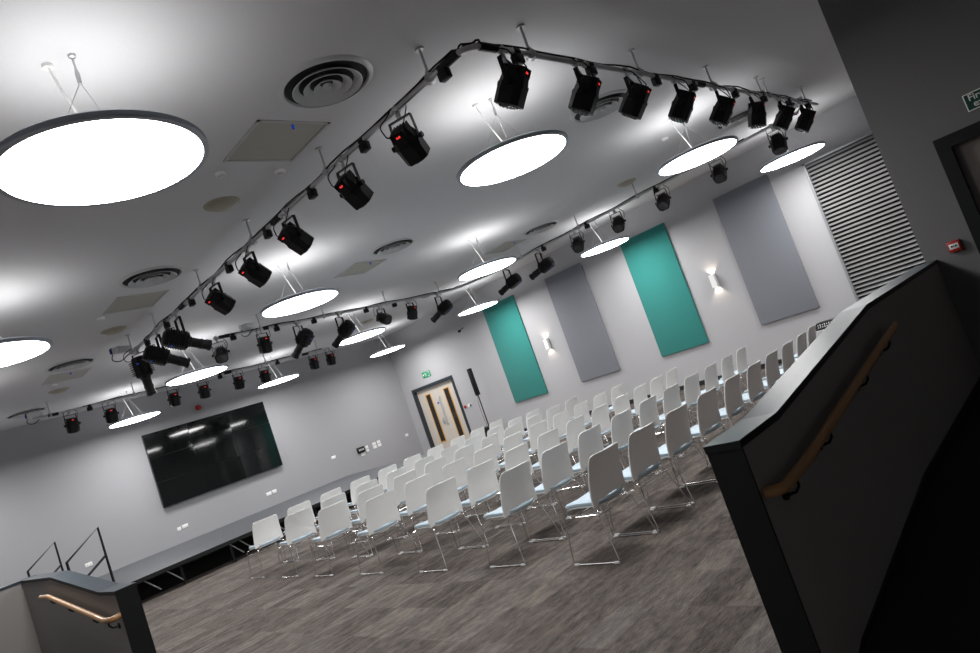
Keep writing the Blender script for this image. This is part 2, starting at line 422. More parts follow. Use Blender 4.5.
t = thing('fire_call_point', 'red fire alarm call point on the dark wall beside the right door', 'call point', (XD, 1.238, 1.39))
bm = B(); box(bm, -.045, 0, -.046, .046, -.046, .046, .006); obj('box', bm, 'red', t)
bm = B(); box(bm, -.048, -.044, -.034, .034, -.022, .022, .002); obj('label', bm, 'white_ink', t)
bm = B()
for q in ((-.022, -.008, -.006, .008), (-.003, .004, -.006, .008), (.008, .022, -.006, .008)): box(bm, -.0495, -.0475, *q)
obj('markings', bm, 'ink', t)
bm = B(); lathe(bm, [(0, 0), (.045, 0), (.045, .03), (.03, .045), (0, .045)], n=20, mtx=Matrix.Translation((XW, 15.68, 1.2)) @ Matrix.Rotation(-PI/2, 4, 'Y'))
tag(obj('fire_call_point', bm, 'red'), 'small round red call point on the wall right of the double doors', 'call point')
t = thing('door_release', 'small white plate with black button beside the red call point', 'switch', (XW, 15.42, 1.2))
bm = B(); box(bm, -.012, 0, -.03, .12, -.045, .045, .003); obj('plate', bm, 'white_plastic', t)
bm = B(); box(bm, -.03, -.01, -.035, .015, -.03, .03, .004); obj('button', bm, 'black', t)
bm = B(); lathe(bm, [(0, 0), (.075, 0), (.075, .03), (.05, .08), (0, .085)], n=24, mtx=Matrix.Translation((7.26, YW, 3.6)) @ Matrix.Rotation(PI/2, 4, 'X'))
tag(obj('alarm_sounder', bm, 'red'), 'round red alarm sounder high on the front wall above the video wall', 'alarm')
t = thing('wall_bracket', 'small dark bracket with dangling cable high on the wall left of the teal panel', 'bracket', (XW, 14.6, 3.42))
bm = B(); tube(bm, [(0, 0, 0), (-.10, 0, -.02), (-.14, .05, -.04)], .012, 8); obj('arm', bm, 'black', t)
bm = B(); box(bm, -.2, -.11, .02, .08, -.10, -.03, .01); obj('head', bm, 'black', t)
# socket plates on the front wall
def plate(x, z, w, h, lab, m='white_plastic', axis='y'):
    t = thing('socket_plate', lab, 'socket', (x, YW, z), 0, 'white sockets on the front wall')
    bm = B(); box(bm, -w/2, w/2, -.012, 0, -h/2, h/2, .003); obj('plate', bm, m, t)
    bm = B()
    for s in ((-.25, .25) if w > .1 else (0,)): box(bm, s*w-.012, s*w+.012, -.0135, -.011, -h*.2, h*.05)
    obj('outlet', bm, 'clip', t)
for (x, z, w, lab) in ((3.87, .787, .15, 'white double socket on the front wall behind the stage step rails'),
        (5.92, .79, .09, 'small white socket under the left end of the video wall'),
        (6.075, .805, .15, 'white double socket right of the small one under the video wall left end'),
        (8.38, .793, .15, 'white double socket under the right end of the video wall'),
        (8.55, .80, .12, 'smaller white socket right of the one under the video wall right end'),
        (10.60, 1.10, .15, 'lone white socket between the video wall and the black box'),
        (11.80, 1.035, .10, 'upper white socket beside the black wall box'),
        (11.80, .93, .10, 'lower white socket beside the black wall box'),
        (11.60, .87, .15, 'white socket directly beneath the black wall box'),
        (12.09, 1.05, .13, 'top left socket of the cluster of four right of the black box'),
        (12.27, 1.06, .13, 'top right socket of the cluster of four right of the black box'),
        (12.09, .945, .13, 'bottom left socket of the cluster of four right of the black box'),
        (12.27, .955, .13, 'bottom right socket of the cluster of four right of the black box'),
        (13.38, .94, .12, 'white socket at the corner beside the double door frame')):
    plate(x, z, w, .088, lab)
t = thing('wall_box', 'small black control box on the front wall among the white sockets', 'control box', (11.56, YW, 1.02))
bm = B(); box(bm, -.13, .13, -.06, 0, -.085, .085, .006); obj('housing', bm, 'black', t)
bm = B()
for k in range(4): box(bm, -.09+k*.05, -.065+k*.05, -.063, -.058, -.03, .03)
obj('buttons', bm, 'clip', t)

# ------------------------------------------------------------------ video wall
t = thing('video_wall', 'large black video wall of nine screens on the front wall', 'video wall', (5.70, YW-.12, 1.41))
PW, PH = 3.27/3, 1.87/3
for r in range(3):
    for c in range(3):
        x0, z0 = c*PW, r*PH
        bm = B(); box(bm, x0+.001, x0+PW-.001, 0, .085, z0+.001, z0+PH-.001, .002, 1); p = obj('display_panel', bm, 'bezel', t)
        bm = B(); box(bm, x0+.005, x0+PW-.005, -.0015, .002, z0+.005, z0+PH-.005); s = obj('screen', bm, 'screen', p, smooth=False)
        # every panel sits at its own very slight angle, as mounted
        ax, az = random.uniform(-.008, .008), random.uniform(-.008, .008)
        cx, cz = x0+PW/2, z0+PH/2
        s.matrix_local = Matrix.Translation((cx, -.002, cz)) @ Matrix.Rotation(ax*.6, 4, 'X') @ Matrix.Rotation(az*.6, 4, 'Z') @ Matrix.Translation((-cx, 0, -cz))
bm = B(); box(bm, .2, 3.05, .085, .12, .2, 1.6); obj('wall_mount', bm, 'black', t, smooth=False)

# ------------------------------------------------------------------ stage
SX0, SX1, SY0, SZ = 3.18, 10.9, 13.72, .44
t = thing('stage', 'low black stage along the front wall below the video wall', 'stage', (SX0, SY0, 0))
for k in range(4):
    w = (SX1-SX0)/4
    bm = B(); box(bm, k*w+.001, (k+1)*w-.001, 0, YW-SY0-.002, SZ-.06, SZ); obj('deck', bm, 'deck', t, smooth=False)
bm = B(); box(bm, 0, SX1-SX0, -.012, 0, SZ-.075, SZ-.002); box(bm, -.012, 0, -.012, YW-SY0-.01, SZ-.075, SZ-.002); obj('edge_trim', bm, 'black_lam', t, smooth=False)
bm = B(); box(bm, .05, SX1-SX0, .62, .66, 0, SZ-.06); obj('back_skirt', bm, 'curtain', t, smooth=False)
xx = .15
while xx < SX1-SX0:
    bm = B(); box(bm, xx-.024, xx+.024, .12, .168, 0, SZ-.06); obj('leg', bm, 'black', t, smooth=False)
    xx += .96
for x in (.55, .95, 2.15, 2.35, 2.75, 3.15, 3.55, 4.3, 5.1):
    s = 1 if int(x*10) % 2 else -1
    bm = B(); tube(bm, [(x-.10*s, .10, SZ-.07), (x+.14*s, .13, .10)], .011, 8); obj('brace', bm, 'alu', t)
# step unit and its two rail frames
t = thing('stage_steps', 'black step unit at the left end of the stage', 'steps', (SX0-.6, SY0+.15, 0))
bm = B(); box(bm, 0, .29, 0, 3.65, 0, .15); obj('tread', bm, 'deck', t, smooth=False)
bm = B(); box(bm, .29, .585, 0, 3.65, 0, .30); obj('tread', bm, 'deck', t, smooth=False)
for y, lab in ((13.87, 'nearer black tubular stair rail at the left end of the stage'), (17.5, 'farther black tubular stair rail beside the front wall')):
    t = thing('stair_rail', lab, 'stair rail', (SX0, y, 0), 0, None)
    bm = B(); tube(bm, [(.02, 0, SZ), (.02, 0, 1.53), (-.56, 0, 1.15), (-.56, 0, .15)], .023, 4)
    obj('frame', bm, 'black', t, smooth=False)
    bm = B(); tube(bm, [(.02, 0, 1.03), (-.56, 0, .66)], .021, 4); obj('mid_rail', bm, 'black', t, smooth=False)
    bm = B(); box(bm, -.02, .06, -.04, .04, SZ, SZ+.01); obj('foot_plate', bm, 'black', t)

# ------------------------------------------------------------------ column loudspeaker and mixer table
t = thing('column_speaker', 'slim black column loudspeaker on a pole right of the double doors', 'speaker', (13.2, 14.32, 0))
bm = B(); box(bm, -.26, .26, -.24, .24, .02, .50, .02); obj('subwoofer', bm, 'black', t)
bm = B(); tube(bm, [(0, 0, .50), (0, 0, 1.42)], .017, 12); obj('pole', bm, 'black', t)
bm = B(); box(bm, -.055, .055, -.055, .055, 1.41, 2.21, .012); obj('column', bm, 'black', t)
bm = B(); tube(bm, rnd([(0, .02, 1.45), (.02, .12, 1.2), (0, .10, .8), (0, .05, .52)], .1), .006, 6); obj('cable', bm, 'black_rubber', t)
t = thing('equipment_cabinet', 'pale grey cabinet against the right wall behind the guard wall', 'cabinet', (12.25, 4.05, 0))
bm = B(); box(bm, -.25, .3, -.35, .5, .02, .58, .01); obj('body', bm, 'cabinet', t)
bm = B(); box(bm, -.262, -.25, -.33, .06, .05, .55, .003); obj('door', bm, 'cabinet', t)
t = thing('mixing_desk', 'black mixing desk with white controls on the grey cabinet', 'mixer', (12.2, 4.37, .58))
mt = Matrix.Rotation(math.radians(0), 4, 'Y')
bm = B(); prism(bm, [(-.13, .0), (.16, .0), (.16, .115), (-.09, .115), (-.13, .02)], 'y', -.155, .155); obj('housing', bm, 'black', t, smooth=False)
bm = B()
for r in range(2):
    for k in range(7):
        z = .045+.035*r; x = -.13+(z-.02)/(.095)*.04
        box(bm, x-.008, x+.002, -.125+k*.037, -.112+k*.037, z-.008, z+.01+.008*(k % 2))
obj('controls', bm, 'white_plastic', t)
t = thing('white_cable_reel', 'small white coil of cable beside the black mixing desk', 'cable coil', (12.15, 4.02, .58))
bm = B(); tube(bm, [(.07*math.cos(a*PI/8), .07*math.sin(a*PI/8), .02) for a in range(16)], .018, 8, closed=True); obj('coil', bm, 'white_plastic', t)
bm = B(); box(bm, -.03, .03, -.02, .03, .0, .09, .01); obj('plug', bm, 'white_plastic', t)

# ------------------------------------------------------------------ pendant disc lamps
def make_disc():
    t = thing('disc_lamp', '', 'pendant lamp')
    bm = B(); lathe(bm, [(.53, 0), (.56, 0), (.565, .006), (.565, .03), (.55, .042), (.42, .046)], n=72); lathe(bm, [(.16, .046), (0, .048)], n=40); lathe(bm, [(.535, .001), (.535, .036), (.42, .040)], n=72)
    obj('housing', bm, 'disc_rim', t)
    bm = B(); lathe(bm, [(0, .003), (.535, .003)], n=72); obj('diffuser', bm, 'diffuser', t)
    bm = B(); lathe(bm, [(.16, .045), (.42, .045)], n=64); obj('uplight_ring', bm, 'uplight', t)
    for k in range(3):
        a = 2*PI*k/3+.5
        bm = B(); tube(bm, [(0, 0, .48), (.3*math.cos(a), .3*math.sin(a), .045)], .0022, 6); obj('suspension_wire', bm, 'wire', t)
    bm = B(); lathe(bm, [(0, .47), (.012, .47), (.014, .53), (.006, .56), (.006, .62), (.02, .625), (.02, .64), (0, .64)], n=12); obj('ceiling_hook', bm, 'wire', t)
    bm = B(); tube(bm, rnd([(-.10, .12, .64), (-.08, .10, .5), (-.02, .02, .2), (.0, -.0, .045)], .2, 6), .008, 8); lathe(bm, [(0, .62), (.03, .62), (.03, .64), (0, .64)], (-.10, .12, 0), 16); obj('power_cable', bm, 'white_plastic', t)
    return t
disc = make_disc(); first = True
DP = {(0, 0): (1.44, 3.86), (1, 0): (5.08, 3.955), (2, 0): (8.9, 3.96), (3, 0): (12.58, 4.02), (1, 1): (5.07, 8.34), (2, 1): (8.85, 8.27), (3, 1): (12.48, 8.18),
      (3, 2): (12.47, 12.44), (3, 3): (12.33, 16.5), (1, 3): (5.22, 16.88), (2, 3): (8.84, 16.8), (1, 2): (5.13, 12.6)}
DX = [1.42, 5.08, 8.87, 12.5]; DY = [3.96, 8.27, 12.5, 16.75]
rown = ['row nearest the camera', 'second row of lamps', 'third row of lamps', 'row nearest the front wall']
coln = ['leftmost', 'second from left', 'third from left', 'nearest the right wall']
for j, y in enumerate(DY):
    for i, x in enumerate(DX):
        if i == 0 and j == 3: pass
        if first: o = disc; first = False
        else: o = dup(disc)
        x, y = DP.get((i, j), (x, y))
        o.location = (x, y, 3.54)
        if j == 0: o.scale.z = ((.64+(.055, .018, 0, 0)[i])/.64); o.location.z = ZC - .64*o.scale.z
        o['label'] = 'round white pendant disc lamp, %s in the %s' % (coln[i], rown[j])
        if i == 0 and j == 0: o['label'] = 'largest round white pendant disc lamp, nearest the camera at upper left'
        o['group'] = 'pendant disc lamps'
        if not (x < 11.15 and y < 11.02):   # longer drop to the higher part of the ceiling
            o.scale.z = (4.21-3.54)/.64 if (x < 11.15 and y < 15.8) else .70/.64
            o.scale.z = o.scale.z

# ------------------------------------------------------------------ ceiling fittings
def make_vent():
    t = thing('ceiling_vent', '', 'ceiling vent')
    bm = B(); lathe(bm, [(0, -.004), (.33, -.004), (.33, -.001), (0, -.001)], n=48); obj('void', bm, 'vent_dark', t)
    bm = B(); lathe(bm, [(.325, -.004), (.335, -.022), (.36, -.016), (.375, 0), (.33, -.0)], n=56); obj('flange', bm, 'vent', t)
    for r in (.27, .185, .105):
        bm = B(); lathe(bm, [(r-.055, -.006), (r, -.045), (r+.006, -.042), (r-.045, -.004)], n=48); obj('cone_ring', bm, 'vent', t)
    bm = B(); lathe(bm, [(0, -.05), (.03, -.046), (.035, -.02), (0, -.012)], n=24); obj('core', bm, 'vent', t)
    return t
v = make_vent(); first = True
VX = [3.2, 6.93, 10.7]; VY = [3.92, 8.25, 12.55, 16.6]
for j, y in enumerate(VY):
    for i, x in enumerate(VX):
        if i > 0 and j > 1: continue
        o = v if first else dup(v); first = False
        z = ZC if y < 11 else (4.21 if y < 15.8 else 4.24)
        o.location = (x, y, z); o.rotation_euler = (0, 0, .3*(i+j))
        o['label'] = 'round slatted ceiling vent, %s vent of the %s' % (['left', 'middle', 'right'][i] if j < 2 else 'left', ['nearest row', 'second row', 'third row', 'farthest row'][j])
        o['group'] = 'round ceiling vents'
def hatch(x0, x1, y0, y1, z, lab, blue):
    t = thing('access_hatch', lab, 'ceiling hatch', (x0, y0, z), 0, 'ceiling access hatches'); w, h = x1-x0, y1-y0
    bm = B()
    for q in ((0, w, 0, .025), (0, w, h-.025, h), (0, .025, 0, h), (w-.025, w, 0, h)): box(bm, q[0], q[1], q[2], q[3], -.008, 0)
    obj('frame', bm, 'hatch_frame', t, smooth=False)
    bm = B(); box(bm, .03, w-.03, .03, h-.03, -.004, 0); obj('panel', bm, 'hatch', t, smooth=False)
    if blue:
        bm = B(); box(bm, w*.5-.009, w*.5+.009, .05, .065, -.045, -.004, .003); obj('blue_key', bm, 'blue_tag', t)
hatch(2.89, 3.57, 4.5, 5.22, ZC, 'square ceiling hatch with blue key beside the nearest vent', True)
hatch(2.98, 3.62, 8.92, 9.62, ZC, 'aged beige ceiling hatch left of the left light bar', False)
hatch(6.62, 7.26, 8.9, 9.6, ZC, 'square ceiling hatch with blue key near the middle vent', True)
hatch(10.3, 10.95, 8.9, 9.6, ZC, 'square ceiling hatch with blue key near the right light bar', True)
hatch(3.0, 3.65, 13.15, 13.85, 4.21, 'aged ceiling hatch with blue key beyond the left light bar', True)
def csp(x, y, z, lab):
    t = thing('ceiling_speaker', lab, 'ceiling speaker', (x, y, z), 0, 'cream ceiling speakers')
    bm = B(); lathe(bm, [(0, -.05), (.10, -.045), (.13, -.03), (.15, -.012), (.155, 0)], n=28); obj('grille', bm, 'cream', t)
    bm = B(); lathe(bm, [(.15, -.012), (.175, -.008), (.18, 0)], n=28); obj('rim', bm, 'cream', t)
csp(3.25, 6.15, ZC, 'round cream ceiling speaker left of the left light bar, nearest of three')
csp(3.36, 10.6, ZC, 'round cream ceiling speaker at the far end of the left light bar')
csp(3.43, 14.7, 4.21, 'round cream ceiling speaker above the front light bar left end')
csp(10.85, 6.2, ZC, 'round cream ceiling speaker beside the right light bar')
csp(10.55, 14.5, 4.21, 'round cream ceiling speaker beyond the far light bar at right')
for (x, y, z, lab) in ((2.96, 5.45, ZC, 'small white smoke detector between the nearest hatch and cream speaker'), (3.54, 5.43, ZC, 'small pale sprinkler plate beside the left light bar'),
                       (2.99, 9.8, ZC, 'small white smoke detector beyond the aged beige hatch'), (3.23, 14.03, 4.21, 'small white smoke detector near the farther aged hatch'),
                       (9.55, 4.6, ZC, 'small white smoke detector left of the right vent')):
    t = thing('smoke_detector', lab, 'smoke detector', (x, y, z))
    bm = B(); lathe(bm, [(0, -.045), (.03, -.042), (.035, -.03)], n=20); obj('sensor', bm, 'clip', t)
    bm = B(); lathe(bm, [(0, -.028), (.045, -.026), (.055, -.01), (.055, 0)], n=24); obj('base', bm, 'white_plastic', t)

# ------------------------------------------------------------------ lighting bars
ZP = 3.93
def bar(label, pts, hangers, boxes, cable_off, couplers, rr=.12):
    t = thing('lighting_bar', label, 'lighting bar')
    path = rnd([(x, y, ZP) for x, y in pts], rr, 6)
    bm = B(); tube(bm, path, .0242, 14); obj('pipe', bm, 'steel', t)
    # black cable bundle taped along the pipe
    for (dx, dz, r) in ((.018, .028, .010), (-.012, .031, .008)):
        pp = []
        for i in range(len(path)-1):
            a, b = path[i], path[i+1]; n = max(1, int((b-a).length/.22))
            for k in range(n):
                p = a.lerp(b, k/n); s = len(pp)
                tdir = (b-a).normalized(); nn = Vector((-tdir.y, tdir.x, 0))
                pp.append(p + nn*(dx + .012*math.sin(s*1.7+dx*90)) + Vector((0, 0, dz + .010*math.sin(s*1.1+dz*200))))
        if len(pp) > 3:
            pp = pp[4 if cable_off else 0:]
            bm = B(); tube(bm, pp, r, 6); obj('cable', bm, 'black_rubber', t)
    for (x, y) in hangers:
        zc = ZC if (x < 11.15 and y < 11.02) else (4.21 if (x < 11.15 and y < 15.8) else 4.24)
        bm = B(); tube(bm, [(x, y, ZP+.02), (x, y, zc-.008)], .011, 8); lathe(bm, [(0, zc-.014), (.035, zc-.014), (.035, zc), (0, zc)], (x, y, 0), 16)
        h = obj('hanger', bm, 'steel', t)
        bm = B(); tube(bm, [(x-.022, y-.022, ZP), (x+.022, y+.022, ZP)], .042, 10); lathe(bm, [(.02, ZP+.03), (.024, ZP+.06), (0, ZP+.06)], (x, y, 0), 10); obj('pipe_clamp', bm, 'steel', h)
    for (x, y, a) in boxes:
        mt = Matrix.Translation((x, y, ZP)) @ Matrix.Rotation(a, 4, 'Z')
        bm = B(); box(bm, -.05, .05, -.032, .032, -.10, -.02, .012, 2, mt); tube(bm, [mt @ Vector((-.03, 0, 0)), mt @ Vector((.03, 0, 0))], .034, 10)
        obj('socket_box', bm, 'black', t)
    for (x, y, a) in couplers:
        mt = Matrix.Translation((x, y, ZP)) @ Matrix.Rotation(a, 4, 'Z')
        bm = B(); tube(bm, [mt @ Vector((-.09, 0, 0)), mt @ Vector((.09, 0, 0))], .033, 12); obj('coupler', bm, 'black', t)
    return t
LXP, NYP, RXP, FYP, GYP = 3.72, 2.92, 11.2, 11.42, 15.72
b1 = bar('L-shaped steel lighting bar turning a corner above the near chairs',
    [(LXP, 11.35), (LXP, 3.0), (LXP+.10, NYP), (11.35, NYP+.09)],
    [(LXP, y) for y in (3.37, 4.97, 6.64, 8.2, 10.0, 11.2)] + [(x, NYP+.012*(x-3.7)) for x in (4.44, 6.12, 7.74, 9.2, 9.42, 10.9)],
    [(LXP, y, PI/2) for y in (3.22, 4.35, 5.3, 6.3, 7.35, 8.6, 9.6, 10.5)] + [(x, NYP+.012*(x-3.7), 0) for x in (4.25, 5.25, 6.4, 7.2, 8.3, 9.2, 10.1, 10.9)], True,
    [(LXP, 3.12, PI/2), (3.93, NYP, 0), (LXP, 6.05, PI/2), (LXP, 8.9, PI/2), (7.4, NYP+.045, 0)], .07)
b2 = bar('steel lighting bar along the right wall turning across the middle of the room',
    [(RXP, 3.25), (RXP, 10.5), (10.85, 11.28), (10.35, FYP-.03), (5.12, FYP+.03)],
    [(RXP, y) for y in (4.6, 6.3, 7.75, 9.4)] + [(x, FYP) for x in (6.0, 7.35, 8.9, 10.45)],
    [(RXP, y, PI/2) for y in (5.9, 7.55, 8.75)] + [(x, FYP, 0) for x in (5.45, 6.3, 7.1, 8.35, 9.1)], True,
    [(10.0, FYP, 0), (6.05, FYP, 0), (5.3, FYP, 0), (RXP, 9.9, PI/2)], .15)
b3 = bar('steel lighting bar nearest the video wall',
    [(3.1, GYP), (9.95, GYP)], [(x, GYP) for x in (3.4, 5.0, 6.6, 8.1, 9.6)],
    [(x, GYP, 0) for x in (4.1, 5.3, 6.9, 8.4)], True, [(3.45, GYP, 0), (7.1, GYP, 0), (9.2, GYP, 0)])
# cable boxes with blue plugs near the bar ends
for (x, y, s, lab) in ((LXP-.12, 11.3, 1, 'grey cable junction with blue plug at the far end of the left bar'), (3.15, GYP, 1, 'grey cable junction with blue plug at the front bar left end'),
                    (5.75, FYP-.05, .8, 'pale junction box on the bar crossing the room'), (11.0, 3.15, 1, 'grey cable junction with blue plug where near and right bars meet')):
    t = thing('junction_box', lab, 'junction box', (x, y, ZP+.035), .4)
    bm = B(); box(bm, -.12*s, .12*s, -.07, .07, 0, .10, .01); obj('box', bm, 'clip', t)
    bm = B(); lathe(bm, [(0, .0), (.035, 0), (.035, .06), (.02, .09), (0, .09)], (-.10*s, .08, .02), 14); obj('plug', bm, 'blue_plug' if 'blue' in lab else 'white_plastic', t)
    bm = B(); tube(bm, rnd([(-.1*s, .08, .02), (-.12*s, .12, -.08), (0, .08, -.12), (.12*s, .0, -.02)], .08), .008, 6); obj('cable', bm, 'black_rubber', t)

# ------------------------------------------------------------------ stage lights
def clamp_yoke(t, w, L, drop=.085):
    bm = B(); tube(bm, [(-.022, 0, 0), (.022, 0, 0)], .036, 12); box(bm, -.02, .02, -.014, .014, -drop, -.02, .003)
    tube(bm, [(0, -.03, -.045), (0, -.075, -.045)], .007, 8); lathe(bm, [(0, -.012), (.018, -.012), (.018, .012), (0, .012)], n=8, mtx=Matrix.Translation((0, -.08, -.045)) @ Matrix.Rotation(PI/2, 4, 'X'))
    obj('clamp', bm, 'steel', t)
    bm = B(); th = .006; d = .017
    def strip(p, q):
        p, q = Vector(p), Vector(q); tt = (q-p).normalized(); nn = Vector((-tt.z, 0, tt.x))
        a = [p+nn*th/2, q+nn*th/2, q-nn*th/2, p-nn*th/2]
        A = [bm.verts.new(v+Vector((0, -d, 0))) for v in a]; Bq = [bm.verts.new(v+Vector((0, d, 0))) for v in a]
        bm.faces.new(A); bm.faces.new(Bq[::-1])
        for k in range(4): bm.faces.new((A[k], Bq[k], Bq[(k+1) % 4], A[(k+1) % 4]))
    strip((-w, 0, -drop), (w, 0, -drop)); strip((-w, 0, -drop+.003), (-w*1.12, 0, -drop-L)); strip((w, 0, -drop+.003), (w*1.12, 0, -drop-L))
    obj('yoke', bm, 'black', t)
def octo(w, d, z, c=.28): return chamf(w, d, min(w, d)*c, z)
def make_par():
    t = thing('stage_light', '', 'stage light')
    w, L, drop = .105, .20, .085
    clamp_yoke(t, w, L, drop)
    bm = B()
    loft(bm, [octo(.10, .09, .135), octo(.155, .14, .125), octo(.20, .185, .06), octo(.215, .20, .0), octo(.215, .20, -.01)])
    loft(bm, [octo(.228, .215, .0), octo(.228, .215, -.03)])
    loft(bm, [octo(.215, .205, -.03, .24), octo(.205, .20, -.155, .22), octo(.19, .185, -.16, .22)])
    for k in range(5): box(bm, -.06+k*.03-.004, -.06+k*.03+.004, -.09, .09, .06, .13)
    body = obj('body', bm, 'black', t, loc=(0, 0, -drop-L))
    bm = B(); lathe(bm, [(0, -.166), (.082, -.166), (.088, -.158)], n=28)
    for (n, r) in ((6, .034), (12, .064), (1, 0)):
        for k in range(n):
            a = 2*PI*k/n; lathe(bm, [(.011, -.166), (.008, -.172), (0, -.174)], (r*math.cos(a), r*math.sin(a), 0), 8)
    obj('lens', bm, 'lens', body)
    bm = B()
    mt = Matrix.Translation((0, -.083, .095)) @ Matrix.Rotation(math.radians(-22), 4, 'X')
    box(bm, -.018, .018, -.008, .002, -.008, .008, .002, 1, mt); obj('display', bm, 'red_led', body)
    for s in (-1, 1):
        bm = B(); tube(bm, [(s*.10, 0, -.0), (s*.135, 0, -.0)], .010, 8); tube(bm, [(s*.125, 0, 0), (s*.150, 0, 0)], .024, 10); obj('tilt_knob', bm, 'black', body)
    bm = B(); tube(bm, rnd([(-.05, -.05, -drop-L+.10), (-.10, -.12, -.24), (-.15, -.10, -.10), (-.10, -.02, -.03), (-.06, 0, .02)], .08, 5), .006, 6)
    tube(bm, rnd([(.05, -.04, -drop-L+.11), (.08, -.13, -.20), (.13, -.07, -.06), (.10, -.02, .0), (.16, 0, .03)], .08, 5), .005, 6)
    obj('cable', bm, 'black_rubber', t)
    return t
def make_profile():
    t = thing('profile_spotlight', '', 'stage light')
    w, L, drop = .115, .32, .085
    clamp_yoke(t, w, L, drop)
    bm = B()
    loft(bm, [octo(.15, .15, .27), octo(.21, .21, .255), octo(.225, .23, .16), octo(.225, .23, -.04), octo(.17, .17, -.06)])
    for k in range(7): box(bm, -.117, .117, -.108, .108, .0+k*.032, .012+k*.032)
    body = obj('body', bm, 'black', t, loc=(0, 0, -drop-L))
    bm = B(); lathe(bm, [(0, -.05), (.075, -.05), (.075, -.08), (.066, -.09), (.066, -.20), (.072, -.205), (.072, -.225), (.066, -.23), (.066, -.31), (.074, -.315), (.074, -.345), (.055, -.345), (.055, -.335)], n=24)
    tb = obj('lens_tube', bm, 'black', body)
    bm = B(); lathe(bm, [(0, -.338), (.056, -.335)], n=20); obj('lens', bm, 'lens', tb)
    bm = B(); box(bm, .03, .065, -.119, -.108, .14, .165, .002, 1); obj('display', bm, 'blue_tag', body)
    for s in (-1, 1):
        bm = B(); tube(bm, [(s*.10, 0, 0), (s*.15, 0, 0)], .02, 10); obj('tilt_knob', bm, 'black', body)
    bm = B(); tube(bm, rnd([(-.04, -.06, -drop-L+.22), (-.12, -.16, -.18), (-.18, -.12, -.05), (-.10, -.02, .02)], .1, 5), .006, 6); obj('cable', bm, 'black_rubber', t)
    return t
par, prof = make_par(), make_profile(); used = {'par': False, 'prof': False}
def light(kind, x, y, rz_, tilt, label, group, dz=0):
    src = par if kind == 'par' else prof
    if not used[kind]: o = src; used[kind] = True
    else: o = dup(src)
    o.location = (x, y, ZP+dz); o.rotation_euler = (0, 0, math.radians(rz_))
    o['label'] = label; o['group'] = group
    for c in o.children:
        if c.name.startswith('body'): c.rotation_euler = (math.radians(tilt), 0, 0)
    return o
nx = [4.08, 5.03, 5.85, 6.79, 7.77, 8.75, 9.70, 10.55]
for i, x in enumerate(nx):
    light('par', x, NYP+.012*(x-3.7), [20, 24, 16, 24, 22, 16, 24, 22][i], [36, 38, 44, 40, 42, 18, 42, 42][i],
          'black stage light with red display on the near right bar, %s from the corner' % ORD[i], 'stage lights on the near right bar')
ly = [3.83, 4.70, 5.84, 6.83, 7.85]
for i, y in enumerate(ly):
    light('par', LXP, y, [-72, -80, -86, -88, -84][i], [42, 42, 48, 46, 48][i],
          'black stage light with red display on the left bar, %s from the corner' % ORD[i], 'stage lights on the left bar')
light('prof', LXP, 9.2, -95, 66, 'long black profile spotlight, nearest of the cluster at the left bar end', 'profile spotlights at the left bar end')
light('prof', LXP, 10.05, -98, 60, 'long black profile spotlight behind the nearest one at the left bar end', 'profile spotlights at the left bar end')
light('prof', LXP, 11.0, -60, 4, 'black profile spotlight hanging straight down at the left bar end', 'profile spotlights at the left bar end')
for i, (y, tl) in enumerate(((3.68, 25), (4.72, 42), (5.85, 48), (6.87, 46), (7.9, 44))):
    light('par', RXP, y, [95, 100, 100, 104, 108][i], tl, 'black stage light facing inward on the right wall bar, %s from the louvre end' % ORD[i], 'stage lights on the right wall bar')
light('prof', RXP, 8.95, 12, 75, 'black profile spotlight on the right wall bar above the grey panel', 'profile spotlights on the right wall bar')
light('prof', RXP, 9.95, 8, 74, 'black profile spotlight on the right wall bar above the farther teal panel', 'profile spotlights on the right wall bar')
light('par', 5.15, FYP, 150, 50, 'black stage light with lens facing the room at the crossing bar left end', 'stage lights on the crossing bar')
light('par', 5.98, FYP, 5, 12, 'black stage light with red display below the pale junction box', 'stage lights on the crossing bar')
light('prof', 6.72, FYP, 18, 56, 'black profile spotlight on the crossing bar, left of two neighbours', 'stage lights on the crossing bar')
light('prof', 7.66, FYP, 22, 60, 'black profile spotlight with yellow mark on the crossing bar, right of two neighbours', 'stage lights on the crossing bar')
light('par', 8.70, FYP, 190, 55, 'black stage light facing the room in the middle of the crossing bar', 'stage lights on the crossing bar')
light('par', 9.50, FYP, 10, 22, 'black stage light with red display on the crossing bar right part', 'stage lights on the crossing bar')
light('prof', 10.32, FYP-.03, 16, 68, 'black profile spotlight on the crossing bar beside its bend', 'stage lights on the crossing bar')
for i, (x, tl) in enumerate(((3.72, 14), (4.45, 16), (5.76, 16), (6.45, 14), (7.30, 14), (7.98, 16), (9.38, 12), (10.02, 14))):
    light('par', min(x, 9.9), GYP, [4, -2, 6, 0, 3, -4, 5, 2][i], tl, 'black stage light with red display on the front bar, %s from its left end' % ORD[i], 'stage lights on the front bar')

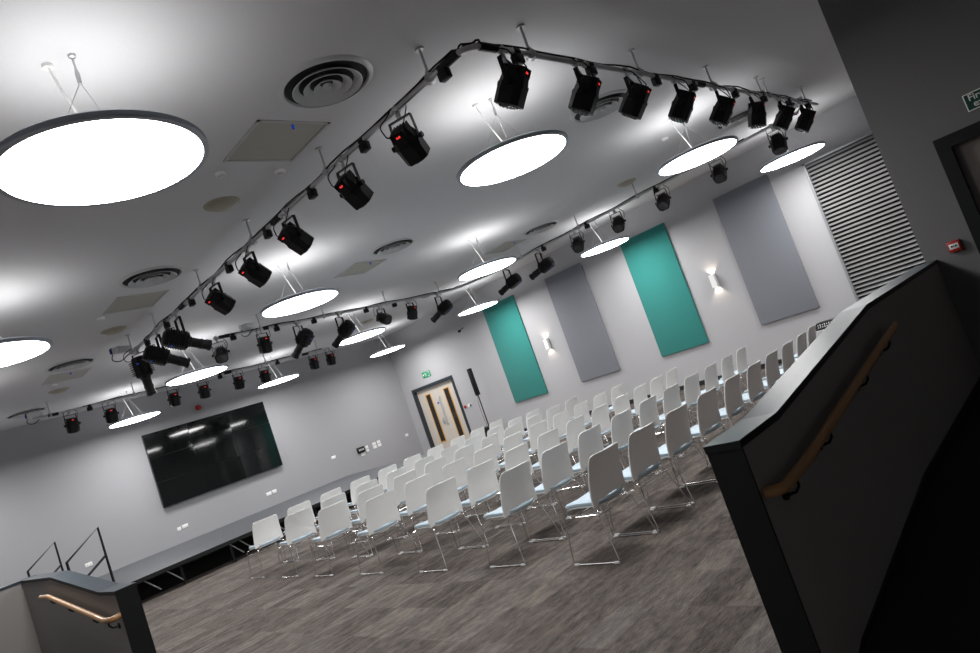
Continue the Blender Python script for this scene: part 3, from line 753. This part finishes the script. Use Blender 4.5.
# ------------------------------------------------------------------ chairs
def make_chair():
    t = thing('conference_chair', '', 'chair')
    # white shell back: curved sheet with thickness
    NU, NV = 10, 10
    def P(u, v, off):   # u -1..1 across, v 0 bottom..1 top
        z = .424 + v*.392
        hw = .243 - .036*v
        if v < .12: hw *= .96 + .04*v/.12
        a = u
        yb = -.158 - .015*v - .085*v*v*.9
        curve = .040*(1-v*.25)*a*a
        n = Vector((-a*.35, -1, -.22*v)).normalized()
        cr_ = 0
        if v > .93: hw -= .014*((v-.93)/.07)**2
        zz = z
        if abs(u) > .8 and v > .9: zz -= .008*((abs(u)-.8)/.2)**2*((v-.9)/.1)
        if v < .2: zz += .050*(1-v/.2)*(1-a*a)
        return Vector((a*hw, yb+curve, zz)) + n*off
    bm = B()
    g = {}
    for s, off in ((0, 0.), (1, .009)):
        for i in range(NU+1):
            for j in range(NV+1):
                g[s, i, j] = bm.verts.new(P(-1+2*i/NU, j/NV, off))
    for i in range(NU):
        for j in range(NV):
            bm.faces.new((g[0, i, j], g[0, i+1, j], g[0, i+1, j+1], g[0, i, j+1]))
            bm.faces.new((g[1, i, j], g[1, i, j+1], g[1, i+1, j+1], g[1, i+1, j]))
    for i in range(NU):
        for j in (0, NV): bm.faces.new((g[0, i, j], g[1, i, j], g[1, i+1, j], g[0, i+1, j]))
    for j in range(NV):
        for i in (0, NU): bm.faces.new((g[0, i, j], g[0, i, j+1], g[1, i, j+1], g[1, i, j]))
    obj('backrest', bm, 'white_plastic', t)
    # seat shell (white underside) and upholstered pad
    def seat(bm, w, y0, y1, z0, z1, droop, n=9, edge=.02):
        secs = []
        def ring(z, ins, k):
            pts = []
            W_ = w - ins
            out = []
            m = 28
            for q in range(m):
                a = 2*PI*q/m; c, s = math.cos(a), math.sin(a)
                e = .5
                x = W_*math.copysign(abs(c)**e, c); y = (y0+y1)/2 + ((y1-y0)/2-ins)*math.copysign(abs(s)**e, s)
                yy = (y-(y0+y1)/2)/((y1-y0)/2)
                dz = -droop*max(0, yy)**3 + .012*(x/w)**2*1. - .006*max(0, -yy)
                out.append((x*(1-.03*yy*0), y, z+dz))
            return out
        secs = [ring(z0, edge, 0), ring(z0+(z1-z0)*.3, .003, 1), ring(z0+(z1-z0)*.7, 0, 2), ring(z1, edge*.8, 3)]
        loft(bm, secs)
    bm = B(); seat(bm, .222, -.165, .235, .418, .434, .028, edge=.03); obj('seat_shell', bm, 'white_plastic', t)
    bm = B(); seat(bm, .222, -.172, .245, .432, .472, .030, edge=.022); obj('seat_pad', bm, 'seat_blue', t)
    for s in (-1, 1):
        bm = B()
        tube(bm, rnd([(s*.12, .15, .418), (s*.245, .20, .405), (s*.283, .235, .008), (s*.283, -.235, .008), (s*.215, -.135, .405), (s*.12, -.10, .418)], .022, 4), .0058, 8)
        obj('sled_frame', bm, 'chrome', t)
        for y in (.205, -.205):
            bm = B(); box(bm, s*.283-.010, s*.283+.010, y-.028, y+.028, 0, .018, .004, 1); obj('glide', bm, 'clip', t)
    bm = B(); tube(bm, [(-.252, .205, .345), (.252, .205, .345)], .0048, 8); obj('stretcher', bm, 'chrome', t)
    bm = B(); tube(bm, [(-.225, -.15, .365), (.225, -.15, .365)], .0048, 8); obj('stretcher', bm, 'chrome', t)
    return t
chair = make_chair(); first = True
rows = [(4.29, 3.70, .0122, 10.4), (4.37, 4.82, .012, 10.2), (4.37, 5.93, .015, 10.0), (4.42, 7.19, .011, 9.95), (4.46, 8.36, .012, 10.1), (4.52, 9.46, .005, 9.9), (4.58, 10.68, .008, 10.1)]
rown = ['back row nearest the camera', 'second row from the back', 'third row from the back', 'middle row', 'third row from the stage', 'second row from the stage', 'front row nearest the stage']
for r, (x0, y0, sl_, xe) in enumerate(rows):
    bq = (xe - x0 - 9*.60)/81
    for k in range(10):
        x = x0 + .60*k + bq*k*k; y = y0 + sl_*(x-x0)**2
        o = chair if first else dup(chair); first = False
        o.location = (x, y + random.uniform(-.012, .012), 0)
        o.rotation_euler = (0, 0, math.radians(random.uniform(-1.5, 1.5) + math.degrees(math.atan(2*sl_*(x-x0)))*.6))
        pos = 'at the left end' if k == 0 else ('at the right end' if k == 9 else ORD[k]+' from left')
        o['label'] = 'white chair with pale blue seat, %s, %s' % (rown[r], pos)
        o['group'] = 'white conference chairs in rows'

# ------------------------------------------------------------------ world and view
w = bpy.data.worlds.new('world'); scn.world = w; w.use_nodes = True
w.node_tree.nodes['Background'].inputs[0].default_value = (.02, .02, .022, 1); w.node_tree.nodes['Background'].inputs[1].default_value = 1
scn.view_settings.view_transform = 'Standard'; scn.view_settings.look = 'None'
scn.view_settings.exposure = 0; scn.view_settings.gamma = 1
scn.view_settings.use_curve_mapping = False
